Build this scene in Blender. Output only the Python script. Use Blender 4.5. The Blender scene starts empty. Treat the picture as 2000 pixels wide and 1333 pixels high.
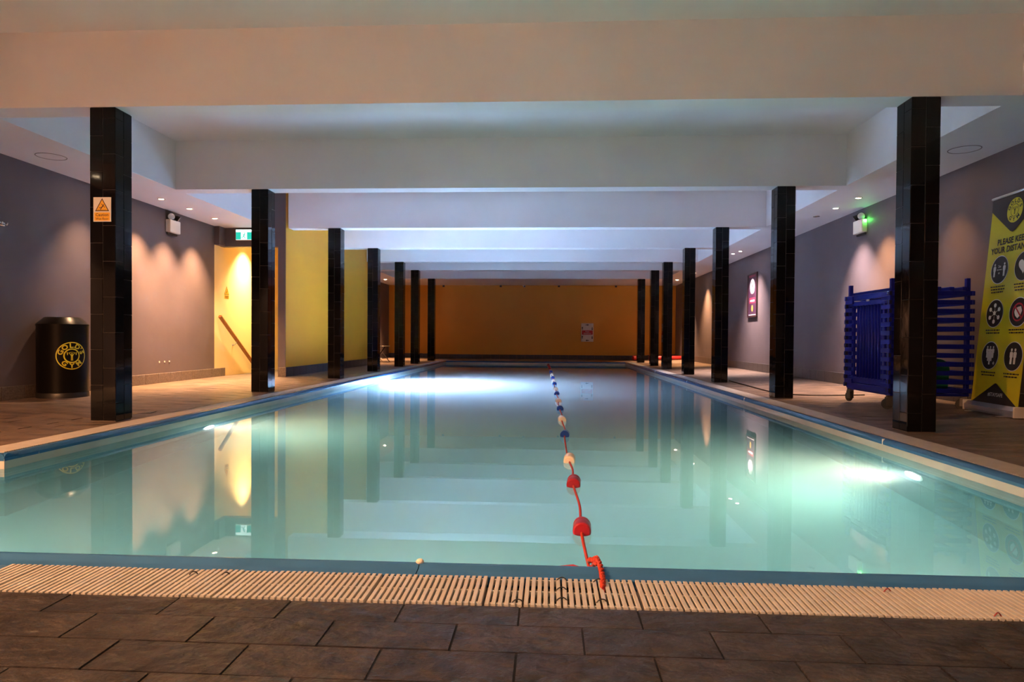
import bpy, math, random
from mathutils import Vector, Matrix, noise
random.seed(7)
PI = math.pi
scn = bpy.context.scene
col = scn.collection

# ------------------------------------------------------------------ camera, world, exposure
cam = bpy.data.cameras.new('camera')
cam_ob = bpy.data.objects.new('camera', cam)
col.objects.link(cam_ob)
cam.sensor_width = 36.0
cam.lens = 1281.63 / 2000 * 36
cam.shift_y = 15.08 / 2000
cam.clip_start = 0.05
Rv = Vector((0.99851299, 0.05410485, 0.00666851))
Uv = Vector((-0.00745584, 0.0143631, 0.99986905))
Fv = Vector((-0.05400199, 0.99843195, -0.01474514))
cam_ob.matrix_world = Matrix(((Rv.x, Uv.x, -Fv.x, 0), (Rv.y, Uv.y, -Fv.y, 0), (Rv.z, Uv.z, -Fv.z, 0.6947), (0, 0, 0, 1)))
scn.camera = cam_ob

world = bpy.data.worlds.new('world')
scn.world = world
world.use_nodes = True
world.node_tree.nodes['Background'].inputs[0].default_value = (0.5, 0.5, 0.55, 1)
world.node_tree.nodes['Background'].inputs[1].default_value = 0.0

scn.view_settings.view_transform = 'Standard'
scn.view_settings.look = 'None'
scn.view_settings.gamma = 1.0
scn.view_settings.use_curve_mapping = False
scn.view_settings.exposure = 3.62
scn.cycles.use_denoising = True
scn.cycles.adaptive_threshold = 0.03
scn.cycles.max_bounces = 10
scn.cycles.diffuse_bounces = 5
scn.cycles.volume_bounces = 3
scn.cycles.transparent_max_bounces = 12
scn.cycles.sample_clamp_indirect = 6.0
scn.cycles.caustics_reflective = False
scn.cycles.caustics_refractive = True
scn.cycles.blur_glossy = 0.3

WARM = (1.0, 0.58, 0.31)
AMBER = (1.0, 0.52, 0.24)
PINK = (1.0, 0.72, 0.66)
COOL = (0.62, 0.78, 1.0)
GREENISH = (0.80, 1.0, 0.78)
# downlight name: x, y, colour, watts, lit.  Spots in the two side soffits.
DOWNLIGHTS = [
    (-5.20, 1.2, WARM, 300, True), (-5.20, 3.0, WARM, 110, True), (-5.20, 7.55, WARM, 20, True),
    (-5.21, 8.60, AMBER, 78, True), (-5.19, 9.26, AMBER, 78, True), (-5.21, 10.02, AMBER, 75, True),
    (-5.15, 17.6, AMBER, 110, True), (-5.15, 20.6, AMBER, 160, True),
    (4.00, 1.4, WARM, 26, True), (4.00, 7.30, AMBER, 10, True),
    (4.00, 8.74, AMBER, 50, True), (4.00, 9.41, PINK, 55, True), (3.98, 10.02, PINK, 0, False),
    (3.98, 13.88, PINK, 60, True), (3.95, 14.29, PINK, 60, True), (4.03, 18.28, AMBER, 90, True), (4.0, 20.6, WARM, 160, True),
]

# ------------------------------------------------------------------ materials
def nt(name):
    m = bpy.data.materials.new(name)
    m.use_nodes = True
    return m, m.node_tree, m.node_tree.nodes['Principled BSDF']

def mat(name, c, rough=0.5, metal=0.0, spec=0.5, emit=None, estr=0.0, var=0.0, vscale=6.0, bump=0.0, bscale=40.0, stretch=None, coat=0.0, bdist=0.01):
    m, t, b = nt(name)
    b.inputs['Base Color'].default_value = (*c, 1)
    b.inputs['Roughness'].default_value = rough
    b.inputs['Metallic'].default_value = metal
    b.inputs['Specular IOR Level'].default_value = spec
    b.inputs['Coat Weight'].default_value = coat
    if emit:
        b.inputs['Emission Color'].default_value = (*emit, 1)
        b.inputs['Emission Strength'].default_value = estr
    if var or bump:
        tc = t.nodes.new('ShaderNodeNewGeometry')
        src = tc.outputs['Position']
        if stretch:
            mp = t.nodes.new('ShaderNodeMapping')
            mp.inputs['Scale'].default_value = stretch
            t.links.new(src, mp.inputs['Vector'])
            src = mp.outputs['Vector']
    if var:
        n = t.nodes.new('ShaderNodeTexNoise')
        n.inputs['Scale'].default_value = vscale
        n.inputs['Detail'].default_value = 5
        t.links.new(src, n.inputs['Vector'])
        mr = t.nodes.new('ShaderNodeMapRange')
        mr.inputs['From Min'].default_value = 0.3
        mr.inputs['From Max'].default_value = 0.7
        mr.inputs['To Min'].default_value = 1 - var
        mr.inputs['To Max'].default_value = 1 + var
        t.links.new(n.outputs['Fac'], mr.inputs['Value'])
        mx = t.nodes.new('ShaderNodeVectorMath')
        mx.operation = 'SCALE'
        mx.inputs[0].default_value = c
        t.links.new(mr.outputs[0], mx.inputs['Scale'])
        t.links.new(mx.outputs[0], b.inputs['Base Color'])
    if bump:
        n2 = t.nodes.new('ShaderNodeTexNoise')
        n2.inputs['Scale'].default_value = bscale
        n2.inputs['Detail'].default_value = 6
        t.links.new(src, n2.inputs['Vector'])
        bp = t.nodes.new('ShaderNodeBump')
        bp.inputs['Strength'].default_value = bump
        bp.inputs['Distance'].default_value = bdist
        t.links.new(n2.outputs['Fac'], bp.inputs['Height'])
        t.links.new(bp.outputs[0], b.inputs['Normal'])
    return m

M = {}
M['grey_wall'] = mat('grey_wall_paint', (0.128, 0.104, 0.114), 0.62, var=0.06, vscale=2.2, bump=0.05, bscale=60)
M['yellow_wall'] = mat('yellow_wall_paint', (0.68, 0.305, 0.018), 0.55, var=0.03, vscale=1.5, bump=0.04, bscale=60)
M['stair_wall'] = mat('stair_yellow_paint', (0.84, 0.68, 0.34), 0.55, var=0.03, vscale=1.5, bump=0.04, bscale=60)
M['ceiling'] = mat('ceiling_paint', (0.78, 0.75, 0.76), 0.6, var=0.03, vscale=1.3, bump=0.05, bscale=25)
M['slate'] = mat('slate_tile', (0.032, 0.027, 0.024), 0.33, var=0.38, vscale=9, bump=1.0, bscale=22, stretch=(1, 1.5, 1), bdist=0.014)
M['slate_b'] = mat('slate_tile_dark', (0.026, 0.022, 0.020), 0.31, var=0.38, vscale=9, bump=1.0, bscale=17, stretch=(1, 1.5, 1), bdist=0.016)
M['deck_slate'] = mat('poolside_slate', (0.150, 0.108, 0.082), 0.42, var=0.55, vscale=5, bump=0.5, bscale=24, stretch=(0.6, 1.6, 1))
M['mortar'] = mat('dark_grout', (0.016, 0.013, 0.011), 0.9, var=0.2, vscale=30)
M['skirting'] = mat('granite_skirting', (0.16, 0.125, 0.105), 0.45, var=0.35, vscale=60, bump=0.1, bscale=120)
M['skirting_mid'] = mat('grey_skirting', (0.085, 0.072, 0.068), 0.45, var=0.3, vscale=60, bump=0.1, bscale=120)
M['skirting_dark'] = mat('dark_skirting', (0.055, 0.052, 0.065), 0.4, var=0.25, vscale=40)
M['pillar_tile'] = mat('black_gloss_tile', (0.004, 0.004, 0.005), 0.06, spec=0.28, bump=0.05, bscale=7)
M['pillar_grout'] = mat('pillar_grout', (0.11, 0.095, 0.085), 0.4)
M['grating'] = mat('cream_plastic', (0.40, 0.385, 0.35), 0.5, var=0.08, vscale=12)
M['channel'] = mat('drain_channel', (0.42, 0.34, 0.27), 0.6, var=0.2, vscale=14)
M['lip'] = mat('blue_pool_edge', (0.032, 0.120, 0.280), 0.13, spec=0.30, var=0.10, vscale=5, bump=0.02, bscale=14)
M['pool_band'] = mat('pool_wall_above_water', (0.50, 0.47, 0.42), 0.35, var=0.08, vscale=4)
M['basin'] = mat('pool_basin', (0.40, 0.72, 0.80), 0.5, var=0.04, vscale=1.2)
M['white_plastic'] = mat('white_plastic', (0.78, 0.76, 0.73), 0.4)
M['cream_metal'] = mat('cream_metal', (0.72, 0.66, 0.60), 0.4)
M['chrome'] = mat('chrome', (0.75, 0.75, 0.76), 0.18, metal=1.0)
M['brushed'] = mat('brushed_aluminium', (0.62, 0.60, 0.62), 0.35, metal=0.8)
M['black_metal'] = mat('black_coated_metal', (0.005, 0.004, 0.004), 0.30, spec=0.14)
M['black_plastic'] = mat('black_plastic', (0.014, 0.013, 0.014), 0.4)
M['rubber'] = mat('grey_rubber', (0.035, 0.034, 0.033), 0.6)
M['caster_metal'] = mat('caster_metal', (0.12, 0.115, 0.11), 0.4, metal=0.6)
M['trolley'] = mat('blue_trolley_plastic', (0.005, 0.010, 0.24), 0.40, spec=0.22, var=0.06, vscale=9)
M['trolley_end'] = mat('trolley_tube_dark', (0.006, 0.008, 0.05), 0.6)
M['green_foam'] = mat('green_foam', (0.02, 0.30, 0.10), 0.7, var=0.1, vscale=20)
M['pale_foam'] = mat('pale_foam', (0.72, 0.62, 0.50), 0.7, var=0.08, vscale=20)
M['white_foam'] = mat('white_foam', (0.78, 0.70, 0.60), 0.65)
M['rope'] = mat('red_rope', (0.46, 0.034, 0.010), 0.6, bump=0.6, bscale=160)
M['rope_tail'] = mat('red_rope_tail', (0.42, 0.012, 0.015), 0.55, bump=0.5, bscale=120)
M['float_red'] = mat('red_float', (0.34, 0.005, 0.010), 0.28)
M['float_white'] = mat('white_float', (0.82, 0.70, 0.54), 0.38)
M['float_blue'] = mat('blue_float', (0.006, 0.045, 0.28), 0.30)
M['wood'] = mat('handrail_wood', (0.26, 0.095, 0.025), 0.32, var=0.25, vscale=8, stretch=(6, 1, 6))
M['tie_black'] = mat('cable_tie_black', (0.012, 0.012, 0.013), 0.4)
M['tie_red'] = mat('cable_tie_red', (0.22, 0.012, 0.01), 0.4)
M['ink_yellow'] = mat('yellow_print', (0.72, 0.60, 0.02), 0.45)
M['ink_black'] = mat('black_print', (0.018, 0.015, 0.016), 0.45)
M['ink_white'] = mat('white_print', (0.75, 0.72, 0.72), 0.5)
M['ink_red'] = mat('red_print', (0.45, 0.012, 0.03), 0.5)
M['sign_yellow'] = mat('warning_yellow', (0.80, 0.40, 0.012), 0.5)
M['sign_face'] = mat('sign_white', (0.72, 0.66, 0.60), 0.45)
M['sign_ink'] = mat('sign_brown_ink', (0.045, 0.008, 0.006), 0.5)
M['banner_yellow'] = mat('banner_yellow', (0.62, 0.52, 0.008), 0.42, var=0.03, vscale=4)
M['banner_dark'] = mat('banner_dark', (0.020, 0.015, 0.015), 0.30)
M['poster_purple'] = mat('poster_purple', (0.065, 0.028, 0.060), 0.3, var=0.35, vscale=5)
M['poster_pink'] = mat('poster_pink', (0.28, 0.03, 0.07), 0.35)
M['poster_gold'] = mat('poster_gold', (0.55, 0.36, 0.06), 0.4)
M['frame_dark'] = mat('dark_frame', (0.030, 0.014, 0.014), 0.35)
M['lamp_face'] = mat('lamp_reflector', (0.6, 0.58, 0.62), 0.25, metal=0.4)
M['cable'] = mat('dark_cable', (0.03, 0.018, 0.012), 0.6)
M['red_plastic'] = mat('red_plastic', (0.42, 0.010, 0.012), 0.4)
M['chair_fabric'] = mat('dark_canvas', (0.02, 0.018, 0.02), 0.7)
M['chair_metal'] = mat('pale_metal_tube', (0.55, 0.48, 0.38), 0.3, metal=0.7)
M['exit_green'] = mat('exit_green', (0.0, 0.24, 0.16), 0.4, emit=(0.02, 0.55, 0.42), estr=.09)
M['exit_white'] = mat('exit_white', (0.8, 0.8, 0.8), 0.4, emit=(0.75, 1.0, 0.95), estr=.16)
M['led_green'] = mat('led_green', (0.05, 0.8, 0.1), 0.4, emit=(0.08, 1.0, 0.10), estr=1.2)
M['pool_lamp'] = mat('pool_lamp_lens', (0.9, 0.9, 0.9), 0.3, emit=(0.90, 0.96, 1.0), estr=6)

def lamp_mat(c, s):
    key = 'bulb_%.2f_%.2f_%d' % (c[1], c[2], s)
    if key not in M:
        M[key] = mat(key, (0.8, 0.8, 0.8), 0.4, emit=(c[0], 0.35 + 0.65 * c[1], 0.2 + 0.8 * c[2]), estr=s)
    return M[key]

def water_material():
    m = bpy.data.materials.new('pool_water_surface')
    m.use_nodes = True
    t = m.node_tree
    t.nodes.clear()
    out = t.nodes.new('ShaderNodeOutputMaterial')
    fr = t.nodes.new('ShaderNodeFresnel')
    fr.inputs['IOR'].default_value = 1.33
    gl = t.nodes.new('ShaderNodeBsdfGlossy')
    gl.inputs['Roughness'].default_value = 0.012
    gl.inputs['Color'].default_value = (0.95, 1.0, 1.0, 1)
    tr = t.nodes.new('ShaderNodeBsdfRefraction')
    tr.inputs['IOR'].default_value = 1.33
    tr.inputs['Roughness'].default_value = 0.0
    tr.inputs['Color'].default_value = WATER_TINT
    mx = t.nodes.new('ShaderNodeMixShader')
    n = t.nodes.new('ShaderNodeTexNoise')
    n.inputs['Scale'].default_value = 1.3
    n.inputs['Detail'].default_value = 1.0
    g = t.nodes.new('ShaderNodeNewGeometry')
    t.links.new(g.outputs['Position'], n.inputs['Vector'])
    bp = t.nodes.new('ShaderNodeBump')
    bp.inputs['Strength'].default_value = 0.03
    bp.inputs['Distance'].default_value = 0.01
    t.links.new(n.outputs['Fac'], bp.inputs['Height'])
    t.links.new(bp.outputs[0], gl.inputs['Normal'])
    t.links.new(fr.outputs[0], mx.inputs[0])
    t.links.new(tr.outputs[0], mx.inputs[1])
    t.links.new(gl.outputs[0], mx.inputs[2])
    t.links.new(mx.outputs[0], out.inputs['Surface'])
    return m, t, out

WATER_TINT = (0.92, 0.99, 0.98, 1)
MURK = 0.22        # absorption of the water
FOG = 0.42          # density of the milky water

# ------------------------------------------------------------------ mesh helpers
class MB:
    def __init__(s):
        s.v, s.f, s.mi = [], [], []
    def add(s, vs, fs, mi=0):
        o = len(s.v)
        s.v += [tuple(p) for p in vs]
        s.f += [tuple(i + o for i in f) for f in fs]
        s.mi += [mi] * len(fs)
        return s
    def box(s, x0, x1, y0, y1, z0, z1, mi=0):
        v = [(x0, y0, z0), (x1, y0, z0), (x1, y1, z0), (x0, y1, z0), (x0, y0, z1), (x1, y0, z1), (x1, y1, z1), (x0, y1, z1)]
        return s.add(v, [(0, 3, 2, 1), (4, 5, 6, 7), (0, 1, 5, 4), (1, 2, 6, 5), (2, 3, 7, 6), (3, 0, 4, 7)], mi)
    def cbox(s, x0, x1, y0, y1, z0, z1, b, mi=0):
        """box with every edge chamfered by b"""
        vs, idx = [], {}
        xs, ys, zs = (x0, x1), (y0, y1), (z0, z1)
        for i in (0, 1):
            for j in (0, 1):
                for k in (0, 1):
                    sx, sy, sz = (1 - 2 * i), (1 - 2 * j), (1 - 2 * k)
                    for a in range(3):
                        p = [xs[i], ys[j], zs[k]]
                        for q, d in ((0, sx), (1, sy), (2, sz)):
                            if q != a:
                                p[q] += d * b
                        idx[(i, j, k, a)] = len(vs)
                        vs.append(p)
        fs = []
        def q(a, l): fs.append(tuple(idx[c] for c in l))
        for a in range(3):
            o = [x for x in range(3) if x != a]
            for e in (0, 1):
                ring = []
                for (m_, n_) in ((0, 0), (1, 0), (1, 1), (0, 1)):
                    c = [0, 0, 0]; c[a] = e; c[o[0]] = m_; c[o[1]] = n_
                    ring.append((*c, a))
                q(a, ring)
        for a in range(3):              # edge strips along axis a
            o = [x for x in range(3) if x != a]
            for m_ in (0, 1):
                for n_ in (0, 1):
                    c0 = [0, 0, 0]; c1 = [0, 0, 0]
                    c0[a], c1[a] = 0, 1
                    c0[o[0]] = c1[o[0]] = m_
                    c0[o[1]] = c1[o[1]] = n_
                    q(a, [(*c0, o[0]), (*c1, o[0]), (*c1, o[1]), (*c0, o[1])])
        for i in (0, 1):
            for j in (0, 1):
                for k in (0, 1):
                    fs.append((idx[(i, j, k, 0)], idx[(i, j, k, 1)], idx[(i, j, k, 2)]))
        return s.add(vs, fs, mi)
    def tube(s, path, r, n=8, cap=True, mi=0):
        P = [Vector(p) for p in path]
        rings, vs, fs = [], [], []
        up = Vector((0, 0, 1))
        for i, p in enumerate(P):
            a = P[max(i - 1, 0)]; b = P[min(i + 1, len(P) - 1)]
            d = (b - a).normalized()
            x = d.cross(up)
            if x.length < 0.1:
                x = d.cross(Vector((1, 0, 0)))
            x.normalize()
            y = x.cross(d).normalized()
            rr = r[i] if isinstance(r, (list, tuple)) else r
            for k in range(n):
                t = 2 * PI * k / n
                vs.append(p + x * (rr * math.cos(t)) + y * (rr * math.sin(t)))
        for i in range(len(P) - 1):
            for k in range(n):
                k2 = (k + 1) % n
                fs.append((i * n + k, i * n + k2, (i + 1) * n + k2, (i + 1) * n + k))
        if cap:
            fs.append(tuple(range(n - 1, -1, -1)))
            fs.append(tuple((len(P) - 1) * n + k for k in range(n)))
        return s.add(vs, fs, mi)
    def lathe(s, prof, n=24, c=(0, 0, 0), axis='z', cap=True, mi=0):
        vs, fs = [], []
        for (r, h) in prof:
            for k in range(n):
                t = 2 * PI * k / n
                a, b = r * math.cos(t), r * math.sin(t)
                p = {'z': (a, b, h), 'y': (a, h, -b), 'x': (h, a, b)}[axis]
                vs.append((p[0] + c[0], p[1] + c[1], p[2] + c[2]))
        for i in range(len(prof) - 1):
            for k in range(n):
                k2 = (k + 1) % n
                fs.append((i * n + k, i * n + k2, (i + 1) * n + k2, (i + 1) * n + k))
        if cap:
            fs.append(tuple(range(n - 1, -1, -1)))
            fs.append(tuple((len(prof) - 1) * n + k for k in range(n)))
        return s.add(vs, fs, mi)
    def mapped(s, fn):
        s.v = [tuple(fn(*p)) for p in s.v]
        return s
    def mesh(s, name, m, smooth=False):
        me = bpy.data.meshes.new(name)
        me.from_pydata(s.v, [], s.f)
        for x in (m if isinstance(m, (list, tuple)) else [m]):
            me.materials.append(x)
        if len(me.materials) > 1:
            me.polygons.foreach_set('material_index', s.mi)
        if smooth:
            me.polygons.foreach_set('use_smooth', [True] * len(me.polygons))
        me.update()
        return me
    def build(s, name, m, parent=None, smooth=False, fix=True):
        me = s.mesh(name, m, smooth)
        if fix:
            import bmesh
            bm = bmesh.new(); bm.from_mesh(me)
            bmesh.ops.recalc_face_normals(bm, faces=bm.faces)
            bm.to_mesh(me); bm.free()
        return link(name, me, parent)

def link(name, data, parent=None, loc=None, rot=None, scale=None):
    o = bpy.data.objects.new(name, data)
    col.objects.link(o)
    if parent is not None:
        o.parent = parent
    if loc is not None: o.location = loc
    if rot is not None: o.rotation_euler = rot
    if scale is not None: o.scale = scale
    return o

def smooth_angle(o, deg=40):
    me = o.data
    me.polygons.foreach_set('use_smooth', [True] * len(me.polygons))
    try:
        me.set_sharp_from_angle(angle=math.radians(deg))
    except Exception:
        pass
    return o

def thing(name, label, cat, loc=(0, 0, 0), rz=0.0, group=None):
    o = link(name, None, None, loc, (0, 0, rz))
    o.empty_display_size = 0.1
    return tag(o, label, cat, group)

def tag(o, label, cat, group=None, kind=None):
    o['label'] = label
    o['category'] = cat
    if group: o['group'] = group
    if kind: o['kind'] = kind
    return o

def struct(o):
    o['kind'] = 'structure'
    return o

def copy_tree(o, parent=None):
    c = o.copy(); col.objects.link(c)
    if parent is not None: c.parent = parent
    for ch in list(o.children):
        copy_tree(ch, c)
    return c

# flat print: 2D shapes mapped onto a surface
class Print:
    def __init__(s, fn):
        s.fn = fn; s.mb = MB()
    def poly(s, pts, layer=0.001):
        n = len(pts)
        s.mb.add([s.fn(x, y, layer) for x, y in pts], [tuple(range(n))])
        return s
    def circle(s, x, y, r, layer=0.001, n=28, sx=1.0):
        return s.poly([(x + sx * r * math.cos(2 * PI * k / n), y + r * math.sin(2 * PI * k / n)) for k in range(n)], layer)
    def ring(s, x, y, r0, r1, layer=0.001, n=36):
        vs, fs = [], []
        for k in range(n):
            a = 2 * PI * k / n
            for r in (r0, r1):
                vs.append(s.fn(x + r * math.cos(a), y + r * math.sin(a), layer))
        for k in range(n):
            k2 = (k + 1) % n
            fs.append((2 * k, 2 * k + 1, 2 * k2 + 1, 2 * k2))
        s.mb.add(vs, fs); return s
    def line(s, x0, y0, x1, y1, w, layer=0.001):
        d = Vector((x1 - x0, y1 - y0)); L = d.length or 1e-6
        nx, ny = -d.y / L * w / 2, d.x / L * w / 2
        return s.poly([(x0 + nx, y0 + ny), (x0 - nx, y0 - ny), (x1 - nx, y1 - ny), (x1 + nx, y1 + ny)], layer)
    def rect(s, x0, x1, y0, y1, layer=0.001, n=1):
        for i in range(n):
            a = x0 + (x1 - x0) * i / n; b = x0 + (x1 - x0) * (i + 1) / n
            s.poly([(a, y0), (b, y0), (b, y1), (a, y1)], layer)
        return s
    def arrow(s, x, y, dx, dy, L, w, layer=0.001):
        px, py = -dy, dx
        s.line(x - dx * L / 2, y - dy * L / 2, x + dx * L * 0.1, y + dy * L * 0.1, w, layer)
        return s.poly([(x + dx * L / 2, y + dy * L / 2), (x + px * w * 1.4, y + py * w * 1.4), (x - px * w * 1.4, y - py * w * 1.4)], layer)
    def text(s, body, x, y, size, layer=0.001, bold=0.0, ang=0.0, sx=1.0, align='CENTER'):
        vs, fs = text_geo(body, bold, align)
        ca, sa = math.cos(ang), math.sin(ang)
        out = []
        for (a, b) in vs:
            a *= size * sx; b *= size
            out.append(s.fn(x + a * ca - b * sa, y + a * sa + b * ca, layer))
        s.mb.add(out, fs); return s
    def person(s, x, y, h, layer=0.001):
        s.circle(x, y + h * 0.90, h * 0.095, layer, 12)
        s.poly([(x - h * .15, y + h * .42), (x - h * .10, y + h * .42), (x - h * .10, y), (x + h * .10, y), (x + h * .10, y + h * .42), (x + h * .15, y + h * .42), (x + h * .16, y + h * .70), (x + h * .10, y + h * .78), (x - h * .10, y + h * .78), (x - h * .16, y + h * .70)], layer)
        return s
    def build(s, name, m, parent):
        return s.mb.build(name, m, parent, fix=False)

_tg = {}
def text_geo(body, bold, align):
    k = (body, bold, align)
    if k in _tg: return _tg[k]
    cu = bpy.data.curves.new('lettering', 'FONT')
    cu.body = body; cu.size = 1.0; cu.align_x = align; cu.align_y = 'CENTER'
    cu.offset = bold; cu.resolution_u = 2
    ob = bpy.data.objects.new('lettering', cu)
    col.objects.link(ob)
    dg = bpy.context.evaluated_depsgraph_get()
    me = bpy.data.meshes.new_from_object(ob.evaluated_get(dg))
    r = ([(v.co.x, v.co.y) for v in me.vertices], [tuple(p.vertices) for p in me.polygons])
    bpy.data.objects.remove(ob); bpy.data.curves.remove(cu); bpy.data.meshes.remove(me)
    _tg[k] = r
    return r

def arc_text(P, body, cx, cy, r, angs, size, layer, bottom=False):
    for ch, a in zip(body, angs):
        a = math.radians(a)
        ang = a + PI / 2 if bottom else a - PI / 2
        P.text(ch, cx + r * math.cos(a), cy + r * math.sin(a), size, layer, 0.035, ang, 1.12)

def lifter(P, cx, cy, h, layer):
    P.circle(cx, cy + h * .26, h * .07, layer, 10)
    P.poly([(cx - h * .15, cy + h * .17), (cx + h * .15, cy + h * .17), (cx + h * .07, cy - h * .10), (cx - h * .07, cy - h * .10)], layer)
    P.line(cx - h * .05, cy - h * .08, cx - h * .06, cy - h * .48, h * .08, layer)
    P.line(cx + h * .05, cy - h * .08, cx + h * .06, cy - h * .48, h * .08, layer)
    P.line(cx - h * .14, cy + h * .15, cx - h * .24, cy + h * .36, h * .06, layer)
    P.line(cx + h * .14, cy + h * .15, cx + h * .24, cy + h * .36, h * .06, layer)
    pts = [(-.46, .26), (-.24, .38), (0, .42), (.24, .38), (.46, .26)]
    for a, b in zip(pts, pts[1:]):
        P.line(cx + h * a[0], cy + h * a[1], cx + h * b[0], cy + h * b[1], h * .035, layer)
    for sx in (-1, 1):
        P.line(cx + sx * h * .40, cy + h * .12, cx + sx * h * .44, cy + h * .42, h * .08, layer)

# ------------------------------------------------------------------ layout constants (metres)
WL, WR, YB, YF = -5.57, 4.38, -3.0, 22.8
PL, PR, PN, PF = -3.14, 2.375, 2.01, 20.2          # inner faces of the pool walls
LIP, GR = 0.105, 0.205                              # width of the blue edge, width of the grating
ZW = -0.08                                          # water level
BEAM, CEIL = 2.55, 3.16
ROWS = [5.1448, 8.0492, 10.9261, 13.3643, 15.7637, 17.6492, 20.1609]
CW = 0.2134
XL, XR = -3.5008, 2.7388
SL, SR = -4.69, 3.54                                # inner faces of the side soffits
ST0, ST1, STX0, STX1 = 10.90, 16.40, -4.565, -4.435  # stairwell wall

def deck_z(x, y):
    if x < -3.72: return 0.028 * min(1, (-3.72 - x) / 0.70)
    if x > 2.96 and y > 1.8: return 0.055 * min(1, (x - 2.96) / 1.42)
    return 0.0

# ------------------------------------------------------------------ room shell
def wall(name, m, *boxes):
    b = MB()
    for q in boxes: b.box(*q)
    return struct(b.build(name, m))

wall('wall_left', M['grey_wall'], (WL - .2, WL, YB, ST0 - .2, -.2, CEIL), (WL - .2, WL, ST1, YF, -.2, CEIL))
wall('wall_right', M['grey_wall'], (WR, WR + .2, YB, YF, -.2, CEIL))
wall('wall_far', M['yellow_wall'], (WL - .2, WR + .2, YF, YF + .2, -.2, CEIL))
wall('wall_back', M['grey_wall'], (WL - .2, WR + .2, YB - .2, YB, -.2, CEIL))
wall('wall_lintel', M['grey_wall'], (WL, STX0, ST0, ST0 + .13, 2.235, CEIL), (WL, WL + .085, ST0 - .2, ST0, 2.24, BEAM))
# yellow wall between stair and pool; its end (the jamb) is painted grey
b = MB()
b.box(STX0, STX1, ST0 + .012, ST1, -.2, CEIL)
struct(b.build('wall_yellow', M['yellow_wall']))
wall('wall_jamb', M['grey_wall'], (STX0 - .001, STX1 - .002, ST0, ST0 + .012, -.2, CEIL))
wall('wall_stair_end', M['grey_wall'], (WL, STX1, ST1 - .12, ST1, -2.6, CEIL))
wall('wall_stairwell', M['stair_wall'], (WL - .2, WL, ST0 - .2, ST1, -2.6, CEIL), (STX0 - .012, STX0, ST0 + .13, ST1 - .12, -2.6, CEIL),
     (WL, STX0, 14.6, 14.7, -2.6, CEIL))
wall('ceiling', M['ceiling'], (WL - .2, WR + .2, YB, YF, CEIL, CEIL + .15))
wall('ceiling_far', M['ceiling'], (WL, WR, ROWS[6] + .23, YF, BEAM + .012, CEIL))
wall('ceiling_soffit', M['ceiling'], (WL, SL, YB, ST0, BEAM, CEIL))
wall('ceiling_soffit', M['ceiling'], (WL, SL, ST1, ROWS[6] + .23, BEAM, CEIL))
wall('ceiling_soffit', M['ceiling'], (SR, WR, YB, ROWS[6] + .23, BEAM, CEIL))
for i, y in enumerate(ROWS):
    x0 = -4.40 if i in (2, 3, 4) else SL
    wall('ceiling_beam', M['ceiling'], (x0, SR, y, y + .23, BEAM, CEIL))

# ------------------------------------------------------------------ floor with tiles
fl = MB()
def slab(x0, x1, y0, y1):
    """deck bed just under the tiles, following the slight rise to the walls"""
    xs = sorted(set([x0, x1] + [q for q in (-4.42, -3.72, 2.96, WR) if x0 < q < x1]))
    vs, fs = [], []
    for x in xs:
        for (y, dz) in ((y0, 0), (y1, 0)):
            vs.append((x, y, deck_z(x, max(y, 2.6)) * (1 if y1 > 3 else 0) - .006))
    for i in range(len(xs) - 1):
        fs.append((2 * i, 2 * i + 2, 2 * i + 3, 2 * i + 1))
    fl.add(vs, fs)
NEAR = PN - LIP - GR
GXL, GXR = PL - LIP - GR + .015, PR + LIP + GR - .04
slab(WL, WR, YB, NEAR)
slab(WL, GXL, 3.95, YF)
slab(GXR, WR, NEAR, YF)
slab(GXL, GXR, PF + LIP + GR, YF)
slab(WL, GXL - .7, NEAR, 3.95)
floor = struct(fl.build('floor', M['mortar']))

def riven(L, W, H, nx, ny, amp, seed):
    """split-face slate slab: uneven top grid, chamfered rim, skirt"""
    b = MB(); vs, fs = [], []
    for j in range(ny + 1):
        for i in range(nx + 1):
            x = -L / 2 + L * i / nx; y = -W / 2 + W * j / ny
            e = i in (0, nx) or j in (0, ny)
            z = H - (0.0007 if e else 0) + (0 if e else amp * noise.noise(Vector((x * 22 + seed * 9.1, y * 40, seed * 3.3))))
            vs.append((x, y, z))
    for j in range(ny):
        for i in range(nx):
            a = j * (nx + 1) + i
            fs.append((a, a + 1, a + nx + 2, a + nx + 1))
    b.add(vs, fs)
    rim = [i for i in range(nx + 1)] + [j * (nx + 1) + nx for j in range(1, ny + 1)] + [ny * (nx + 1) + i for i in range(nx - 1, -1, -1)] + [j * (nx + 1) for j in range(ny - 1, 0, -1)]
    o = len(b.v)
    b.v += [(b.v[i][0], b.v[i][1], -0.012) for i in rim]
    n = len(rim)
    for k in range(n):
        b.f.append((rim[k], o + k, o + (k + 1) % n, rim[(k + 1) % n])); b.mi.append(0)
    return b

TP, TR = 0.3026, 0.1365
var = []
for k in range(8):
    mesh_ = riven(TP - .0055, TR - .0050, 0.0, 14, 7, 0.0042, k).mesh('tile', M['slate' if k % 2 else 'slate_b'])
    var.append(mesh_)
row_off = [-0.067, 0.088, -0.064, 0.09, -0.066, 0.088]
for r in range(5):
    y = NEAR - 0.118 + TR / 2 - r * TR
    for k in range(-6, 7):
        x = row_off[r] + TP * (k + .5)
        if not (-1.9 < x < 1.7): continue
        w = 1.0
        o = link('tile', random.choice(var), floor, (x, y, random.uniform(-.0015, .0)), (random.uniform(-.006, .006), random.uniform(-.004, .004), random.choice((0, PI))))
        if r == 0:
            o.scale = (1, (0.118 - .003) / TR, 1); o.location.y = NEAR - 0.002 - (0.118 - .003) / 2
            o.location.z -= .001
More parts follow.
